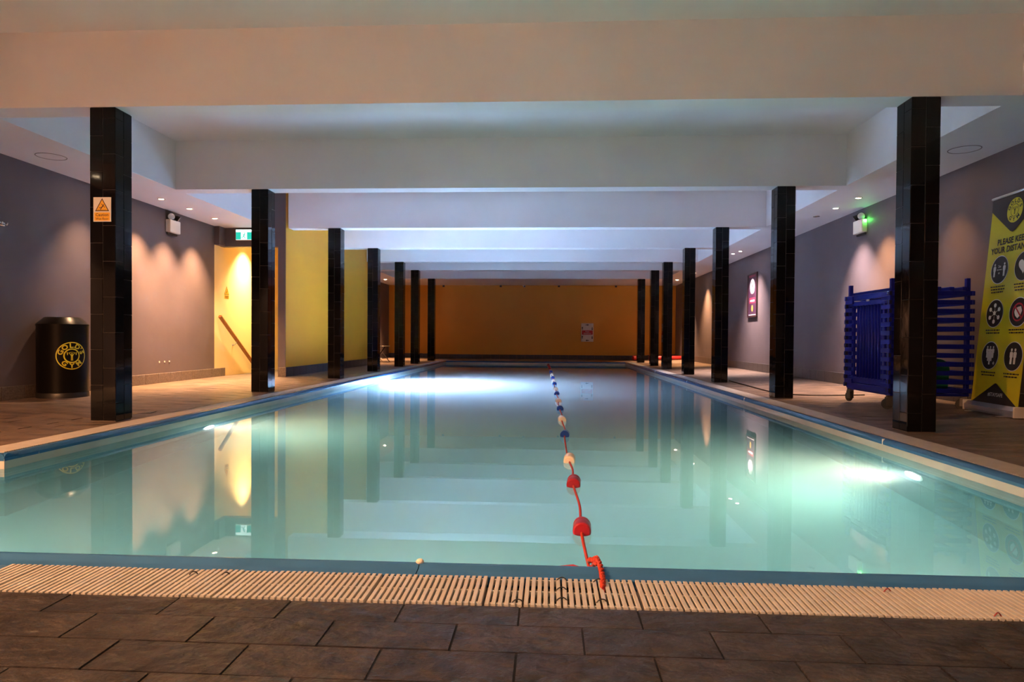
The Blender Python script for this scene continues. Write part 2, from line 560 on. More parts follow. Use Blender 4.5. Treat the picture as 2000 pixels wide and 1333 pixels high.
# poolside decks: larger-scale repeats of the same slab, singly where the photo still shows them
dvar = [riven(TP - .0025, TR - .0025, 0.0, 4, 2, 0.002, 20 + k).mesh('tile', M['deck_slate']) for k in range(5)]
stuff = MB()
dcache = [riven(TP - .0025, TR - .0025, 0.0, 1, 1, 0, 40)]
def deck_field(x0, x1, y0, y1, single_to):
    r = 0; y = y0
    while y < y1 - .02:
        d = min(TR, y1 - y)
        x = x0 - (TP * .5 if r % 2 else 0)
        while x < x1 - .01:
            a, c = max(x, x0), min(x + TP, x1)
            if c - a > .03:
                cx, cy = (a + c) / 2, y + d / 2
                sl = math.atan2(deck_z(c, cy) - deck_z(a, cy), c - a)
                z = deck_z(cx, cy)
                if cy < single_to:
                    link('tile', random.choice(dvar), floor, (cx, cy, z - random.uniform(0, .001)), (random.uniform(-.002, .002), -sl, 0), ((c - a) / TP, d / TR, 1))
                else:
                    q = dcache[0]
                    sx, sy = (c - a) / TP, d / TR
                    stuff.add([(cx + vx * sx, cy + vy * sy, deck_z(cx + vx * sx, cy) + vz) for vx, vy, vz in q.v], q.f)
            x += TP
        y += d; r += 1
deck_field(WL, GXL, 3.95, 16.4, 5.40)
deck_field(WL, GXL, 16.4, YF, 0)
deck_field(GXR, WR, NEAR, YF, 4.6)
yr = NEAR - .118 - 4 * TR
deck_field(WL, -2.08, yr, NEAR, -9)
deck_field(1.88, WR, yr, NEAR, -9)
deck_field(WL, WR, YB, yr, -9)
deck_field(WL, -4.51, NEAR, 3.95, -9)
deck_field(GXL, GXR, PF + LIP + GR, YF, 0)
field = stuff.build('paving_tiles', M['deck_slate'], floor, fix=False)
field['kind'] = 'stuff'

# ------------------------------------------------------------------ baseboards made of tiles
def skirt_mesh(L, H, D, m):
    return MB().cbox(-L / 2, L / 2, -D, 0, 0, H, .003).mesh('tile', m)
def baseboard(name, m, p0, p1, h, normal_rot, zf):
    """row of tiles from p0 to p1; backs on the wall"""
    root = struct(link(name, None)); root.empty_display_size = .1
    me = skirt_mesh(.298, h, .012, m)
    d = Vector((p1[0] - p0[0], p1[1] - p0[1])); L = d.length; d.normalize()
    n = int(L / .3); 
    for i in range(n + 1):
        a, c = i * .3, min(i * .3 + .3, L)
        if c - a < .03: continue
        q = (a + c) / 2
        x, y = p0[0] + d.x * q, p0[1] + d.y * q
        link('tile', me, root, (x, y, zf(x, y)), (0, 0, normal_rot), ((c - a) / .3, 1, 1))
    return root
baseboard('baseboard_left', M['skirting'], (WL, 4.0), (WL, 11.05), .14, PI / 2, deck_z)
baseboard('baseboard_left_far', M['skirting_dark'], (WL, ST1), (WL, YF), .14, PI / 2, deck_z)
baseboard('baseboard_yellow', M['skirting_dark'], (STX1, ST0 + .02), (STX1, ST1), .16, PI / 2, deck_z)
baseboard('baseboard_jamb', M['skirting'], (STX0, ST0), (STX1 + .012, ST0), .16, 0, lambda x, y: .028)
baseboard('baseboard_right', M['skirting_mid'], (WR, 4.6), (WR, YF), .17, -PI / 2, deck_z)
baseboard('baseboard_far', M['skirting_dark'], (WL, YF), (WR, YF), .15, 0, deck_z)

# ------------------------------------------------------------------ stairs behind the opening
stairs = struct(link('stairs', None))
for k in range(9):
    y0 = 11.15 + .28 * k; z1 = .022 - .18 * (k + 1)
    if k == 0:
        MB().box(WL, STX0 - .012, ST0 - .05, y0, -.3, .026).build('landing', M['deck_slate'], stairs)
    MB().box(WL, STX0 - .012, y0, y0 + .30, z1 - .18, z1).build('step', M['deck_slate'], stairs)
MB().box(WL, STX0 - .012, 11.15 + 2.52, 14.6, -1.78, -1.60).build('landing', M['deck_slate'], stairs)

# ------------------------------------------------------------------ pool
pool = struct(link('pool', None))
RX, RY = -4.4, 3.63                       # recess with the entry steps beside the near corner
outline = [(PL, PF), (PL, RY), (RX, RY), (RX, PN), (PR, PN), (PR, PF)]
b = MB()
def wall_strip(b, pts, z0, z1, mi=0):
    n = len(pts)
    vs = [(x, y, z0) for x, y in pts] + [(x, y, z1) for x, y in pts]
    b.add(vs, [(i, (i + 1) % n, n + (i + 1) % n, n + i) for i in range(n)], mi)
wall_strip(b, outline, -1.25, ZW - .002, 0)
b.add([(x, y, -1.25) for x, y in outline], [tuple(range(len(outline)))], 0)
b.build('basin', M['basin'], pool, fix=False)
b = MB(); wall_strip(b, outline, ZW - .002, -.022)
b.build('wall_band', M['pool_band'], pool, fix=False)

def lip_piece(L):
    """rounded blue edge: profile across y (0 = pool side), swept along x"""
    prof = [(0.0, -.034), (-.001, -.016), (.006, -.005), (.014, .004), (.028, .009), (.042, .007), (.056, -.001), (.075, -.003), (LIP, -.005), (LIP, -.034)]
    b = MB(); n = len(prof)
    b.v = [(-L / 2, y, z) for y, z in prof] + [(L / 2, y, z) for y, z in prof]
    b.f = [(i, i + 1, n + i + 1, n + i) for i in range(n - 1)] + [tuple(range(n - 1, -1, -1)), tuple(range(n, 2 * n))]
    b.mi = [0] * len(b.f)
    return b
lipm = lip_piece(1.0).mesh('edge_tile', M['lip'])
lipm.polygons.foreach_set('use_smooth', [True] * len(lipm.polygons))
try: lipm.set_sharp_from_angle(angle=math.radians(35))
except Exception: pass
def lip_run(p0, p1, rz, cuts):
    d = Vector((p1[0] - p0[0], p1[1] - p0[1])); L = d.length; d.normalize()
    c = [0] + [q for q in cuts if 0 < q < L] + [L]
    for a, e in zip(c, c[1:]):
        m_ = (a + e) / 2
        link('edge_tile', lipm, pool, (p0[0] + d.x * m_, p0[1] + d.y * m_, 0), (0, 0, rz), (e - a - .003, 1, 1))
lip_run((RX - LIP, PN), (PR + LIP, PN), PI, [RX * -1 - 3.0, 4.12 + .0, 6.4])
lip_run((PL, RY - .0), (PL, PF + LIP), PI / 2, [.26, 3.58, 6.9, 10.2, 13.5])
lip_run((PR, PN - LIP), (PR, PF + LIP), -PI / 2, [2.87, 6.15, 9.43, 12.75, 16.0])
lip_run((PL, PF), (PR, PF), 0, [1.0, 3.3])
lip_run((RX, RY), (PL, RY), 0, [])

# sealant at the joints of the blue edge
MB().lathe([(.002, -.002), (.011, .002), (.013, .008), (.008, .014), (.002, .015)], 9, (-.385, PN - .028, .004)).build('sealant', M['pale_foam'], pool, True)
for y in (4.775, 8.055, 11.335, 14.655):
    MB().cbox(PR - .002, PR + .03, y - .005, y + .005, -.036, .004, .001).build('sealant', M['white_plastic'], pool)

# drain channel bed under the gratings
b = MB()
def chan(x0, x1, y0, y1):
    b.box(x0, x1, y0, y1, -.060, -.034)
chan(RX, PR + LIP + GR, PN - LIP - GR, PN - LIP)
chan(PL - LIP - GR, PL - LIP, 3.95, PF + LIP)
chan(PR + LIP, PR + LIP + GR, PN, PF + LIP)
chan(PL - LIP, PR + LIP, PF + LIP, PF + LIP + GR)
b.build('drain_channel', M['channel'], pool)

# water
wm, wt, wout = water_material()
wside = bpy.data.materials.new('pool_water_side'); wside.use_nodes = True
st = wside.node_tree; st.nodes.clear()
so = st.nodes.new('ShaderNodeOutputMaterial'); stp = st.nodes.new('ShaderNodeBsdfTransparent')
st.links.new(stp.outputs[0], so.inputs['Surface'])
if FOG > 0:
    for t_, o_ in ((wt, wout), (st, so)):
        vs_ = t_.nodes.new('ShaderNodeVolumeScatter')
        vs_.inputs['Color'].default_value = (0.90, 0.985, 1.0, 1)
        vs_.inputs['Density'].default_value = FOG
        vs_.inputs['Anisotropy'].default_value = 0.3
        va_ = t_.nodes.new('ShaderNodeVolumeAbsorption')
        va_.inputs['Color'].default_value = (0.50, 0.86, 0.90, 1)
        va_.inputs['Density'].default_value = MURK
        ad_ = t_.nodes.new('ShaderNodeAddShader')
        t_.links.new(vs_.outputs[0], ad_.inputs[0]); t_.links.new(va_.outputs[0], ad_.inputs[1])
        t_.links.new(ad_.outputs[0], o_.inputs['Volume'])
b = MB()
b.add([(x, y, ZW) for x, y in outline], [tuple(range(len(outline)))], 0)
if FOG > 0:
    wall_strip(b, outline, -1.24, ZW, 1)
    b.add([(x, y, -1.24) for x, y in outline], [tuple(range(len(outline) - 1, -1, -1))], 1)
water = struct(b.build('water', [wm, wside], fix=False))

# underwater lamps; those in the near wall are unseen, added to brighten the water
POOL_LAMPS = [((PR, 4.37, -.56), (-1, .4, -.1), 15, 'underwater lamp in the pool wall below the blue trolley'),
              ((PL, 5.92, -.54), (1, .5, -.1), 12, 'underwater lamp in the pool wall below the caution-sign pillar'),
              ((PL, 12.2, -.50), (1, -.2, -.1), 560, 'underwater lamp in the pool wall before the yellow side wall'),
              ((-2.6, PN, -.75), (0, 1, -.5), 5, 'unseen underwater fill lamp added in the near pool wall on the bin side, under the blue edge'),
              ((-.5, PN, -.75), (0, 1, -.5), 5, 'unseen underwater fill lamp added in the near pool wall, middle one under the blue edge'),
              ((1.5, PN, -.75), (0, 1, -.5), 5, 'unseen underwater fill lamp added in the near pool wall on the banner side, under the blue edge')]
for (p, d, e, lab) in POOL_LAMPS:
    t = thing('pool_lamp', lab, 'pool lamp', p, 0, None)
    sx = -1 if p[0] > 2 else 1
    if p[1] == PN: t.rotation_euler = (0, 0, PI / 2)
    MB().lathe([(.115, 0), (.115, .008 * sx), (.095, .014 * sx), (.092, .008 * sx)], 28, axis='x').build('rim', M['chrome'], t)
    MB().lathe([(.090, .004 * sx), (.085, .012 * sx), (.05, .02 * sx), (.001, .024 * sx)], 24, axis='x').build('lens', M['pool_lamp'], t, True)
    l = bpy.data.lights.new('pool_light', 'SPOT'); l.energy = e; l.color = (.92, .70, 1.0) if p[1] > 8 else (1.0, .93, .60)
    l.spot_size = math.radians(150); l.spot_blend = 1.0; l.shadow_soft_size = .07
    lo = link('pool_light', l, t, (sx * .06, 0, -.02))
    if p[1] == PN: d = (1, 0, -.2)
    lo.rotation_euler = Vector(d).to_track_quat('-Z', 'Y').to_euler()

# ------------------------------------------------------------------ drain gratings
PITCH = .0173
def slat_mesh(L):
    w, h = .0116, .017
    prof = [(-w / 2 * .8, -h), (-w / 2, -.0015), (-w / 2 * .82, 0), (w / 2 * .82, 0), (w / 2, -.0015), (w / 2 * .8, -h)]
    b = MB(); n = len(prof)
    b.v = [(x, -L / 2, z) for x, z in prof] + [(x, L / 2, z) for x, z in prof]
    b.f = [(i, i + 1, n + i + 1, n + i) for i in range(n - 1)] + [tuple(range(n - 1, -1, -1)), tuple(range(n, 2 * n))]
    b.mi = [0] * len(b.f)
    return b
slat = slat_mesh(GR - .004).mesh('slat', M['grating'])
rib = MB().box(-.049, .049, -.003, .003, -.019, -.0025).mesh('cross_rib', M['grating'])
GC = (NEAR + PN - LIP) / 2
ORD = ['first', 'second', 'third', 'fourth', 'fifth', 'sixth', 'seventh', 'eighth', 'ninth', 'tenth', 'eleventh', 'twelfth', 'thirteenth', 'fourteenth', 'fifteenth', 'sixteenth', 'seventeenth', 'eighteenth']
k0 = -17; proto = None
for k in range(k0, 13):
    x = .1485 + .1043 * (k + .5)
    if proto is None:
        g = thing('grating_module', '', 'drain grating', (x, GC, 0))
        for i in range(6):
            link('slat', slat, g, ((i - 2.5) * PITCH, 0, 0))
        for yy in (-.085, 0.0, .085):
            link('cross_rib', rib, g, (0, yy, 0))
        proto = g
    else:
        g = copy_tree(proto)
    g.location = (x + random.uniform(-.0015, .0015), GC + random.uniform(-.002, .002), random.uniform(-.0015, .0005))
    g.rotation_euler = (0, random.uniform(-.008, .008), random.uniform(-.006, .006))
    g['group'] = 'grating modules along the near pool edge'
    if k >= 0:
        g['label'] = 'cream slatted grating module, %s beyond the red rope on the banner side' % ORD[k]
    else:
        g['label'] = 'cream slatted grating module, %s from the red rope on the bin side' % ORD[-k - 1]
# gratings along the other sides: only their joined slats can be made out
def side_grating(name, label, x0, x1, y0, y1, along_y):
    b = MB(); q = slat_mesh(GR - .004)
    L = (y1 - y0) if along_y else (x1 - x0)
    n = int(L / PITCH)
    for i in range(n):
        if along_y:
            cx, cy = (x0 + x1) / 2, y0 + PITCH * (i + .5)
            b.add([(cx + vy, cy + vx * 1.15, vz) for vx, vy, vz in q.v], q.f)
        else:
            cx, cy = x0 + PITCH * (i + .5), (y0 + y1) / 2
            b.add([(cx + vx * 1.15, cy + vy, vz) for vx, vy, vz in q.v], q.f)
    o = b.build(name, M['grating'], None, fix=False)
    return tag(o, label, 'drain grating', None, 'stuff')
side_grating('drain_grating', 'cream slatted grating strip along the pool side below the stair', GXL + .004, PL - LIP, 3.74, PF + LIP, True)
side_grating('drain_grating', 'cream slatted grating strip along the pool side below the trolley', PR + LIP, GXR - .004, PN - LIP, PF + LIP, True)
side_grating('drain_grating', 'cream slatted grating strip along the pool end below the far yellow wall', GXL, GXR, PF + LIP, PF + LIP + GR, False)
tag(MB().box(-2.45, -1.65, GC - GR / 2, GC + GR / 2, -.018, -.001).build('grating_cover', M['grating']), 'cream grating panel at the bin side of the near pool edge', 'drain grating') if False else None

# cable ties holding modules together
def tie(x, y, m, lab, w=.017):
    pts = [(x + w * math.cos(a), y + .004 * math.sin(2 * a), -.012 + .019 * math.sin(a)) for a in [PI * i / 10 for i in range(11)]]
    o = MB().tube(pts, .0017, 6).build('cable_tie', m, None, True)
    return tag(o, lab, 'cable tie', 'cable ties on the grating')
tie(-.075, 1.722, M['tie_black'], 'black cable tie at the slate edge of the grating, bin side of the rope')
tie(.045, 1.890, M['tie_black'], 'black cable tie beside the rope, one of three, by the blue edge')
tie(.043, 1.815, M['tie_black'], 'black cable tie beside the rope, middle of three')
tie(.042, 1.742, M['tie_black'], 'black cable tie beside the rope, one of three, by the slate tiles')
tie(.150, 1.885, M['tie_black'], 'black cable tie under the rope by the blue edge')
tie(.148, 1.738, M['tie_black'], 'black cable tie just below the end of the rope')
tie(-1.031, 1.86, M['tie_black'], 'dark cable tie on fine slats, farther of two from the rope', .012)
tie(-.934, 1.86, M['tie_black'], 'dark cable tie on fine slats, closer of two to the rope', .012)
tie(.949, 1.87, M['tie_red'], 'red cable tie on the grating near the blue edge', .013)
tie(1.147, 1.722, M['tie_red'], 'red cable tie on the grating near the slate tiles', .013)

# ------------------------------------------------------------------ tiled pillars
TH = .289
tile_full = MB().cbox(-.0512, .0512, -.006, 0, -TH / 2 + .0015, TH / 2 - .0015, .0016).mesh('tile', M['pillar_tile'])
def pillar(cx, y0, label, phase):
    t = thing('tiled_pillar', label, 'pillar', (cx, y0 + CW / 2, 0), 0, 'black tiled pillars beside the pool')
    t['kind'] = 'thing'
    h = CW / 2 - .0055
    MB().box(-h, h, -h, h, 0, BEAM).build('core', M['pillar_grout'], t)
    for f in range(4):
        ca, sa = math.cos(f * PI / 2), math.sin(f * PI / 2)
        for s in (0, 1):
            z = .008
            first = TH if (s + f + phase) % 2 == 0 else TH / 2 - .004
            lens = [first]
            while sum(lens) + z < BEAM - .01:
                lens.append(min(TH, BEAM - .004 - z - sum(lens)))
            u = (-.0533 if s == 0 else .0533)
            for L in lens:
                if L > .02:
                    px, py = u, -h
                    o = link('tile', tile_full, t, (px * ca - py * sa, px * sa + py * ca, z + L / 2),
                             (random.uniform(-.0035, .0035), 0, f * PI / 2 + random.uniform(-.004, .004)), (1, 1, L / TH))
                z += L
    return t
NTH = ['nearest', 'second', 'third', 'fourth', 'fifth', 'sixth', 'seventh and last']
for i, y in enumerate(ROWS):
    if i == 0:
        pillar(XL - CW / 2, y, 'black tiled pillar bearing the yellow caution sign', 0)
        pillar(XR + CW / 2, y, 'black tiled pillar standing in front of the blue trolley', 1)
    else:
        dist = ['', 'first', 'second', 'third', 'fourth', 'fifth', 'sixth and last'][i]
        pillar(XL - CW / 2, y, 'black tiled pillar, %s behind the caution-sign pillar' % dist, 0)
        pillar(XR + CW / 2, y, 'black tiled pillar, %s behind the pillar at the trolley' % dist, 1)

# ------------------------------------------------------------------ ceiling lights
def ordinal_label(x, y, lit):
    side = 'stair-side' if x < 0 else 'trolley-side'
    return side
DL_LABEL = {(-5.20, -0.6): 'recessed spotlight in the stair-side soffit, behind the camera, farther', (-5.20, 1.2): 'recessed spotlight in the stair-side soffit, beside the camera',
 (-5.20, 3.0): 'recessed spotlight in the stair-side soffit, ahead of the round speaker', (-5.20, 7.55): 'recessed spotlight in the soffit hidden behind the caution-sign pillar',
 (-5.21, 8.60): 'warm recessed spotlight just before the twin-spot emergency light by the stair', (-5.19, 9.26): 'warm recessed spotlight above the emergency light, middle of three by the stair',
 (-5.21, 10.02): 'warm recessed spotlight closest to the exit sign', (-5.15, 17.6): 'warm recessed spotlight beyond the yellow side wall, over the folding chair',
 (-5.15, 20.6): 'warm recessed spotlight at the far corner beyond the folding chair', (4.00, -0.6): 'recessed spotlight in the trolley-side soffit, behind the camera',
 (4.00, 1.4): 'recessed spotlight in the trolley-side soffit, beside the camera', (4.00, 7.30): 'recessed spotlight hidden by the pillar at the trolley',
 (4.00, 8.74): 'amber recessed spotlight above the green-lit emergency light', (4.00, 9.41): 'pinkish white recessed spotlight between the amber one and the unlit one',
 (3.98, 10.02): 'unlit recessed spotlight with a bare chrome ring', (3.98, 13.88): 'white recessed spotlight near the poster, nearer of the pair',
 (3.95, 14.29): 'white recessed spotlight near the poster, farther of the pair', (4.03, 18.28): 'small amber recessed spotlight beyond the poster',
 (4.0, 20.6): 'warm recessed spotlight above the red floats'}
ring = MB().lathe([(.034, -.001), (.036, -.006), (.046, -.004), (.048, 0.0)], 24, cap=False).mesh('ring', M['chrome'], True)
def downlight(x, y, c, e, lit):
    t = thing('downlight', DL_LABEL[(x, y)], 'downlight', (x, y, BEAM), 0, 'recessed soffit spotlights')
    link('ring', ring, t)
    MB().lathe([(.034, -.0015), (.001, -.0012)], 20, cap=False).build('lamp', lamp_mat(c, 8) if lit else M['black_plastic'], t)
    if lit:
        l = bpy.data.lights.new('spot', 'SPOT'); l.energy = e; l.color = c
        l.spot_size = math.radians(82 if y > 5 else 80); l.spot_blend = 1.0; l.shadow_soft_size = .03
        link('spot', l, t, (0, 0, -.012))
for d in DOWNLIGHTS: downlight(*d)
# recessed lamps in the main ceiling over the near end, out of frame
for x, e, lab in ((-4.2, 275, 'first from the stair side'), (-1.1, 24, 'second from the stair side'), (1.1, 18, 'third from the stair side'), (3.0, 16, 'last on the trolley side')):
    t = thing('downlight', 'warm recessed ceiling lamp over the near deck, %s' % lab, 'downlight', (x, -.5, CEIL), 0, 'near deck ceiling lamps')
    link('ring', ring, t, (0, 0, 0), None, (1.6, 1.6, 1))
    MB().lathe([(.056, -.0015), (.001, -.0012)], 20, cap=False).build('lamp', lamp_mat(WARM, 8), t)
    l = bpy.data.lights.new('spot', 'SPOT'); l.energy = e; l.color = (1.0, .45, .19) if x < -3 else (1.0, .74, .52); l.spot_size = math.radians(172 if x < -3 else 120); l.spot_blend = .5 if x < -3 else 1.0; l.shadow_soft_size = .06
    link('spot', l, t, (0, 0, -.015))
# lamp in the stairwell ceiling
t = thing('downlight', 'warm recessed spotlight in the stairwell ceiling', 'downlight', (-5.28, 11.75, 2.52), 0, 'recessed soffit spotlights')
link('ring', ring, t)
MB().lathe([(.034, -.0015), (.001, -.0012)], 20, cap=False).build('lamp', lamp_mat(WARM, 8), t)
l = bpy.data.lights.new('spot', 'SPOT'); l.energy = 62; l.color = (1.0, .72, .38); l.spot_size = math.radians(100); l.spot_blend = 1.0; l.shadow_soft_size = .04
link('spot', l, t, (0, 0, -.012))
wall('ceiling_stair', M['stair_wall'], (WL, STX0, ST0 + .13, ST1 - .12, 2.52, 2.60))

# round flush speakers in the soffits
for x, y, lab in ((-5.135, 6.54, 'round flush ceiling speaker above the black bin'), (3.994, 6.57, 'round flush ceiling speaker above the yellow banner')):
    t = thing('ceiling_speaker', lab, 'speaker', (x, y, BEAM))
    MB().lathe([(.131, -.0005), (.134, -.004), (.139, -.004), (.141, -.0005)], 40, cap=False).build('ring', mat('speaker_ring', (.22, .18, .17), .5), t, True)
    MB().lathe([(.131, -.0012), (.001, -.0012)], 36, cap=False).build('grille', M['ceiling'], t)

# ------------------------------------------------------------------ caution sign on the first pillar
def sign_panel():
    x0, x1, z0, z1 = -3.681, -3.533, 1.624, 1.821
    yf = ROWS[0] - .0035
    t = thing('caution_sign', 'white and yellow Caution Wet floor sign on the front of the nearest pillar', 'sign', ((x0 + x1) / 2, yf, z0))
    cx = (x0 + x1) / 2; W = x1 - x0; H = z1 - z0
    MB().cbox(-W / 2, W / 2, -.003, .003, 0, H, .0008).build('plate', M['sign_face'], t)
    fn = lambda u, v, l: (u, -.003 - l, v)
    P = Print(fn)
    P.poly([(-.059, .084), (.059, .084), (0, .189)], .0004); P.build('triangle', M['sign_ink'], t)
    P = Print(fn); P.poly([(-.048, .0905), (.048, .0905), (0, .176)], .0008); P.build('triangle_field', M['sign_yellow'], t)
    P = Print(fn); P.rect(-W / 2 + .009, W / 2 - .009, .008, .074, .0004); P.build('text_panel', M['sign_yellow'], t)
    P = Print(fn)
    P.circle(.013, .135, .0045, .0012, 10)
    P.line(.010, .130, -.004, .112, .008, .0012)
    P.line(-.003, .113, -.014, .096, .0055, .0012); P.line(-.003, .113, -.024, .111, .005, .0012)
    P.line(.009, .129, -.009, .145, .004, .0012); P.line(.011, .128, .024, .112, .004, .0012)
    P.line(-.038, .0945, .038, .0945, .002, .0012)
    P.build('pictogram', M['sign_ink'], t)
    P = Print(fn); P.text('Caution', 0, .054, .034, .0008, .012); P.text('Wet floor', 0, .022, .026, .0008, .01)
    P.build('lettering', M['sign_ink'], t)
sign_panel()

# ------------------------------------------------------------------ litter bin
def bin_():
    bx, by = -5.315, 6.93
    t = thing('litter_bin', 'black cylindrical litter bin with round yellow gym emblem by the grey wall', 'bin', (bx, by, deck_z(bx, by)))
    R = .243
    smooth_angle(MB().lathe([(R - .004, .055), (R, .058), (R, .778), (R - .004, .782)], 56).build('body', M['black_metal'], t), 30)
    smooth_angle(MB().lathe([(R + .003, 0), (R + .003, .045), (R - .002, .055)], 56).build('base', M['black_plastic'], t), 30)
    smooth_angle(MB().lathe([(R + .004, .775), (R + .004, .795), (.172, .868), (.164, .872), (.150, .872), (.140, .845)], 56).build('lid', M['black_metal'], t), 30)
    a0 = math.atan2(-.548, .834)
    zc = .455
    def fn(u, v, l):
        a = a0 + u / R
        return ((R + l) * math.cos(a), (R + l) * math.sin(a), zc + v)
    P = Print(fn)
    P.ring(0, 0, .138, .148, .0012, 72); P.ring(0, 0, .066, .079, .0012, 56)
    P.build('emblem_ring', M['ink_yellow'], t)
    P = Print(fn)
    arc_text(P, "GOLD'S", 0, 0, .108, (160, 126, 93, 60, 39, 19), .068, .0012)
    arc_text(P, 'GYM', 0, 0, .108, (230, 270, 311), .068, .0012, True)
    P.build('lettering', M['ink_yellow'], t)
    P = Print(fn); lifter(P, 0, -.004, .10, .0012); P.build('emblem_figure', M['ink_yellow'], t)
bin_()

# ------------------------------------------------------------------ roll-up banner
def banner():
    P0 = Vector((4.075, 6.535, .135)); P1 = Vector((4.03, 5.84, .135))
    U = P1 - P0; W = U.length; U.normalize()
    V = Vector((.155, -.04, 1.905)); H = V.length; V.normalize()
    N = U.cross(V).normalized()
    if N.x > 0: N = -N
    mid = (P0 + P1) / 2
    t = thing('banner', 'tall yellow and black PLEASE KEEP YOUR DISTANCE roll-up banner beside the blue trolley', 'banner', (mid.x, mid.y, deck_z(mid.x, mid.y)))
    off = Vector((mid.x, mid.y, deck_z(mid.x, mid.y)))
    k = W / .8533
    def fn(u, v, l):
        p = P0 + U * (u * k) + V * v + N * (l + .004) - off
        return (p.x, p.y, p.z)
    # cloth
    b = MB()
    n = 16
    vs = []
    for j in range(n + 1):
        for i in range(9):
            u = .8533 * i / 8; v = H * j / n
            wv = .006 * max(0, (j / n - .72)) * math.sin(i * 2.4)
            vs.append(fn(u, v, -.002 + wv))
    fs = [(j * 9 + i, j * 9 + i + 1, (j + 1) * 9 + i + 1, (j + 1) * 9 + i) for j in range(n) for i in range(8)]
    b.add(vs, fs)
    # back skin for thickness
    vs2 = [tuple(Vector(p) - N * .0015) for p in vs]
    b.add(vs2, [tuple(reversed(f)) for f in fs])
    b.build('cloth', M['banner_yellow'], t, True, fix=False)
    P = Print(fn); P.poly([(.0, H - .005), (.0, 1.80), (.10, 1.74), (.38, 1.575), (.4266, 1.562), (.47, 1.575), (.75, 1.74), (.8533, 1.80), (.8533, H - .005)], .0035)
    P.build('dark_header', M['banner_dark'], t)
    P = Print(fn)
    P.mb.add([fn(.4266 + .135 * math.cos(a), 1.757 + .112 * math.sin(a), .0045) for a in [2 * PI * i / 40 for i in range(40)]], [tuple(range(40))])
    P.build('emblem_disc', M['ink_yellow'], t)
    fe = lambda u, v, l: fn(.4266 + u * 1.2, 1.757 + v, l)
    P = Print(fe)
    arc_text(P, "GOLD'S", 0, 0, .084, (160, 126, 93, 60, 39, 19), .048, .0055)
    arc_text(P, 'GYM', 0, 0, .084, (230, 270, 311), .048, .0055, True)
    P.ring(0, 0, .053, .058, .0055); lifter(P, 0, -.002, .075, .0055)
    P.build('emblem_lettering', M['ink_black'], t)
    P = Print(fn)
    P.text('PLEASE KEEP', .4266, 1.487, .078, .002, .028, 0, 1.18); P.text('YOUR DISTANCE', .4266, 1.412, .078, .002, .028, 0, 1.18)
    P.build('heading', M['ink_black'], t)
    cs = [(.265, 1.232), (.685, 1.232), (.268, .828), (.685, .828), (.271, .437), (.682, .437)]
    for (u, v) in cs:
        for r0, r1, ly, nm, mm in ((.158, .132, .001, 'icon_rim', 'ink_white'), (.150, .125, .002, 'icon_disc', 'ink_black')):
            P = Print(fn)
            P.mb.add([fn(u + r0 * math.cos(a), v + r1 * math.sin(a), ly) for a in [2 * PI * i / 40 for i in range(40)]], [tuple(range(40))])
            P.build(nm, M[mm], t)
    def at(c): return lambda u, v, l: fn(c[0] + u * 1.2, c[1] + v, l)
    P = Print(at(cs[0])); P.person(-.072, -.062, .125, .003); P.person(.072, -.062, .125, .003); P.text('2m', 0, .030, .034, .003, .02); P.text('6ft', 0, -.032, .024, .003, .02)
    P.line(-.03, 0, .03, 0, .006, .003); P.arrow(.028, 0, 1, 0, .02, .007, .003); P.arrow(-.028, 0, -1, 0, .02, .007, .003); P.build('icon', M['ink_white'], t)
    P = Print(at(cs[1]))
    P.poly([(.072 * math.sin(a) ** 3 * 1.0, .0045 * (13 * math.cos(a) - 5 * math.cos(2 * a) - 2 * math.cos(3 * a) - math.cos(4 * a)) + .006) for a in [2 * PI * i / 40 for i in range(40)]], .003); P.build('icon', M['ink_white'], t)
    P = Print(at(cs[2]))
    P.circle(0, .004, .020, .003, 14)
    for i in range(6):
        a = PI / 2 + i * PI / 3
        P.circle(.075 * math.cos(a), .075 * math.sin(a), .020, .003, 14); P.line(.02 * math.cos(a), .02 * math.sin(a), .06 * math.cos(a), .06 * math.sin(a), .004, .003)
    P.build('icon', M['ink_white'], t)
    P = Print(at(cs[3])); P.poly([(-.05, .03), (-.01, .045), (.03, .05), (.05, .01), (.03, -.03), (-.005, -.055), (-.04, -.03), (-.055, 0)], .003); P.build('icon', M['ink_white'], t)
    P = Print(at(cs[3])); P.ring(0, 0, .068, .082, .004); P.line(-.052, .052, .052, -.052, .014, .004); P.build('icon_bar', M['ink_red'], t)
    P = Print(at(cs[4]))
    for (x, y) in ((-.045, -.02), (0, -.02), (.045, -.02), (-.024, -.05), (.024, -.05), (0, -.082)): P.person(x, y, .11, .003)
    P.line(.055, -.068, .085, -.068, .011, .0035); P.line(.07, -.083, .07, -.053, .011, .0035); P.build('icon', M['ink_white'], t)
    P = Print(at(cs[5])); P.person(-.024, -.068, .14, .003); P.person(.026, -.068, .14, .003); P.build('icon', M['ink_white'], t)
    P = Print(fn)
    for (c, ls) in ((cs[0], 3), (cs[1], 3), (cs[2], 2), (cs[3], 2), (cs[4], 2), (cs[5], 2)):
        for i in range(ls):
            v = c[1] - .155 - .026 * i; u = c[0] - .13 + .012 * i
            while u < c[0] + .12 - .012 * i:
                w = random.choice((.018, .03, .042)); P.rect(u, min(u + w, c[0] + .13), v - .006, v + .006, .002); u += w + .009
    P.build('small_print', M['ink_black'], t)['kind'] = 'stuff'
    P = Print(fn); P.poly([(.015, -.004), (.40, .175), (.43, .187), (.45, .185), (.47, .175), (.84, -.004)], .002); P.build('dark_footer', M['ink_black'], t)
    P = Print(fn); P.text('#STAYSAFE', .45, .082, .046, .003, .015, 0, 1.15); P.build('footer_lettering', M['ink_white'], t)
    # base cassette and top bar
    ang = math.atan2(U.y, U.x)
    zb = .006
    b = MB()
